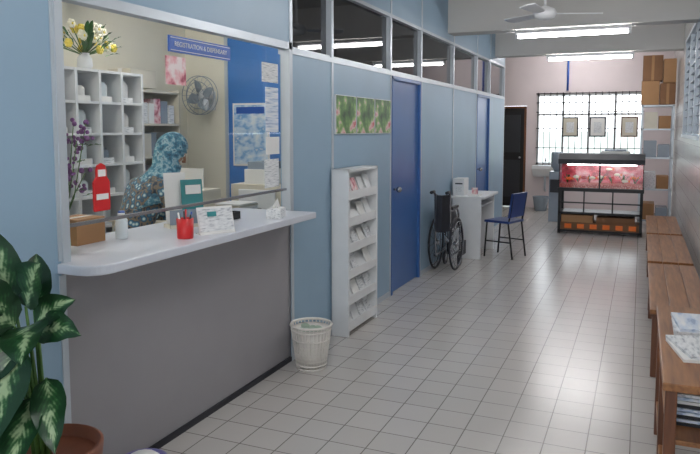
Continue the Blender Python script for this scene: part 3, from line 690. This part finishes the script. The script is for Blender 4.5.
b.prism([(ay0-.01, 1.05), (ay1+.01, 1.05), (ay1+.01, 1.20), (ay0+.08, 1.20), (ay0-.01, 1.12)], 'x', ax0-.01, ax1+.01, 'dark')
b.cyl((ax0+.1, ay0+.2, 1.035), (ax1-.1, ay0+.2, 1.035), .012, 'tubeaq', seg=8)
for i in range(9):
    x = ax0+.12+i*.115; z = .80+.18*random.random(); y = ay0+.12+.2*random.random()
    b.ball((x, y, z), (.045, .014, .024), random.choice(['orange', 'red', 'whitepet']), n=8); b.poly([(x+.035, y, z), (x+.075, y, z+.025), (x+.07, y, z-.025)], 'orange')
for i in range(7):
    x = ax0+.1+i*.16
    for q in range(5): b.leaf((x, ay0+.3, .74), (random.uniform(-.5, .5), random.uniform(-.3, .3), 1), .2, .03, random.choice(['leafg', 'red']), n=5)
b.done(fixn=False)
b = B("folded_cloth"); b.box(-.55, -.15, 10.75, 11.0, 1.20, 1.24, 'paper', bev=.015); b.box(-.5, -.2, 10.78, 10.97, 1.24, 1.27, 'frost', bev=.012); b.done()
b = B("storage_rack"); kx0, kx1, ky0, ky1 = -0.02, .46, 11.75, 12.25
for x in (kx0, kx1-.03):
    for y in (ky0, ky1-.03): b.box(x, x+.03, y, y+.03, 0, 1.95, 'alu')
for z in (.1, .6, 1.1, 1.55, 1.92): b.box(kx0, kx1, ky0, ky1, z, z+.025, 'alu')
for z, cs in ((.125, 'card'), (.625, 'printed'), (1.125, 'frost'), (1.575, 'beige')):
    b.box(kx0+.05, kx0+.24, ky0+.04, ky1-.05, z, z+.26, cs); b.box(kx0+.26, kx1-.05, ky0+.05, ky1-.05, z, z+.2, random.choice(['beige', 'frost', 'card']))
b.done()
b = B("cardboard_cartons")
for q in [(-.03, .23, 11.78, 12.2, 1.95, 2.32, 'card'), (.24, .46, 11.78, 12.2, 1.95, 2.28, 'cardd'), (-.02, .27, 11.8, 12.2, 2.325, 2.72, 'cardd'), (.28, .46, 11.8, 12.2, 2.29, 2.66, 'card')]:
    b.box(*q, bev=.004); b.box((q[0]+q[1])/2-.02, (q[0]+q[1])/2+.02, q[2]-.001, q[3]+.001, q[4]+.001, q[5]+.001, 'card')
b.done()
b = B("wall_sink"); sx = -1.72
b.prism([(YF, .62), (YF, .86), (YF-.4, .86), (YF-.4, .80), (YF-.25, .66)], 'x', sx-.22, sx+.22, 'white'); b.box(sx-.17, sx+.17, YF-.35, YF-.1, .862, .864, 'alu')
b.tube([(sx, YF-.02, .95), (sx, YF-.12, 1.0), (sx, YF-.16, .93)], .012, 'chrome'); b.tube([(sx, YF-.15, .68), (sx, YF-.15, .4), (sx, YF-.0, .35)], .022, 'alu'); b.done()
b = B("plastic_bucket"); b.lathe((-1.75, 13.45, 0), [(.11, 0), (.15, .26), (.155, .27), (.14, .27), (.10, .02)], 'frost'); b.ring((-1.75, 13.45, .27), (0, 0, 1), .15, .006, 'frost'); b.done()
b = B("water_dispenser"); b.box(-1.42, -1.2, 11.9, 12.2, 0, .85, 'frost', bev=.015); b.box(-1.4, -1.22, 11.885, 11.9, .5, .72, 'dark'); b.lathe((-1.31, 12.05, .85), [(.05, 0), (.06, .04), (.10, .08), (.10, .3), (.09, .33)], 'frost'); b.done()

# ---------------------------------------------------------------- plant
b = B("potted_dieffenbachia"); pc = Vector((-1.88, 1.70, 0)); rr = Vector((.92, .39, 0)); dd = Vector((.39, -.92, 0))
b.lathe(pc, [(.15, 0), (.17, .03), (.15, .04)], 'terra')
b.lathe(pc+Vector((0, 0, .03)), [(.11, 0), (.12, .02), (.155, .35), (.178, .38), (.183, .43), (.168, .435), (.16, .39)], 'terra')
b.lathe(pc+Vector((0, 0, .40)), [(.155, 0), (.16, .005), (.02, .02)], 'soil')
def W(r, d, z): return pc+rr*r+dd*d+Vector((0, 0, z))
leaves = [
 ((-.10, 0, .98), (-.17, .06, 1.27), .15, .1), ((-.06, 0, .96), (.05, .10, 1.17), .17, .3), ((-.08, .04, .9), (-.2, .16, 1.02), .17, .3),
 ((-.01, .02, .87), (.17, .10, .90), .13, .4), ((-.03, 0, .90), (.12, .0, 1.0), .12, .3),
 ((-.05, .08, .84), (-.08, .24, .60), .18, .1), ((-.05, .04, .86), (-.19, .16, .72), .16, .15), ((.02, .04, .72), (.09, .16, .56), .12, .15),
 ((-.06, .05, .74), (-.18, .18, .60), .15, .15), ((-.04, -.02, .94), (-.07, -.12, 1.14), .13, .2), ((-.02, .06, .66), (-.02, .22, .50), .13, .15),
 ((-.1, .05, .95), (-.18, .2, 1.1), .14, .25), ((-.04, .03, .9), (.02, .2, .84), .16, .3), ((-.10, .02, .7), (-.2, .05, .66), .14, .2)]
for ba, ti, w_, dr in leaves:
    p0 = W(*ba); p1 = W(*ti); d = p1-p0; L = d.length*1.12
    dn = d.normalized()
    sdv = dn.cross((dd*0.8+Vector((0, 0, .6))).normalized())
    b.leaf(p0, d+Vector((0, 0, dr*d.length)), L, w_, 'leaf', droop=dr, side=sdv)
    root = W(ba[0]*.4, ba[1]*.4, .41); b.tube([root, W(ba[0]*.6, ba[1]*.6, (ba[2]+.41)/2), p0], [.009, .008, .005], 'stem', 6)
b.done(fixn=False)
b = B("lilac_plastic_tub"); b.lathe((-1.93, 2.24, 0), [(.075, 0), (.10, .14), (.105, .15), (.09, .15), (.07, .02)], 'lilac'); b.ball((-1.93, 2.24, .14), (.08, .08, .04), 'paper', n=8); b.done()

# ---------------------------------------------------------------- world / camera
w = bpy.data.worlds.new("World"); scene.world = w; w.use_nodes = True
bg = w.node_tree.nodes["Background"]; bg.inputs[0].default_value = (0.90, 0.95, 1.0, 1); bg.inputs[1].default_value = 3.6
cam = bpy.data.cameras.new("camera"); co = bpy.data.objects.new("camera", cam); COL.objects.link(co); scene.camera = co
cam.sensor_width = 36; cam.lens = 34.97; cam.shift_y = -37/700; cam.clip_start = 0.05
co.location = (0, 0, 1.57); co.rotation_euler = (math.radians(90-5.13), 0, math.radians(23.16))
scene.view_settings.view_transform = 'Standard'
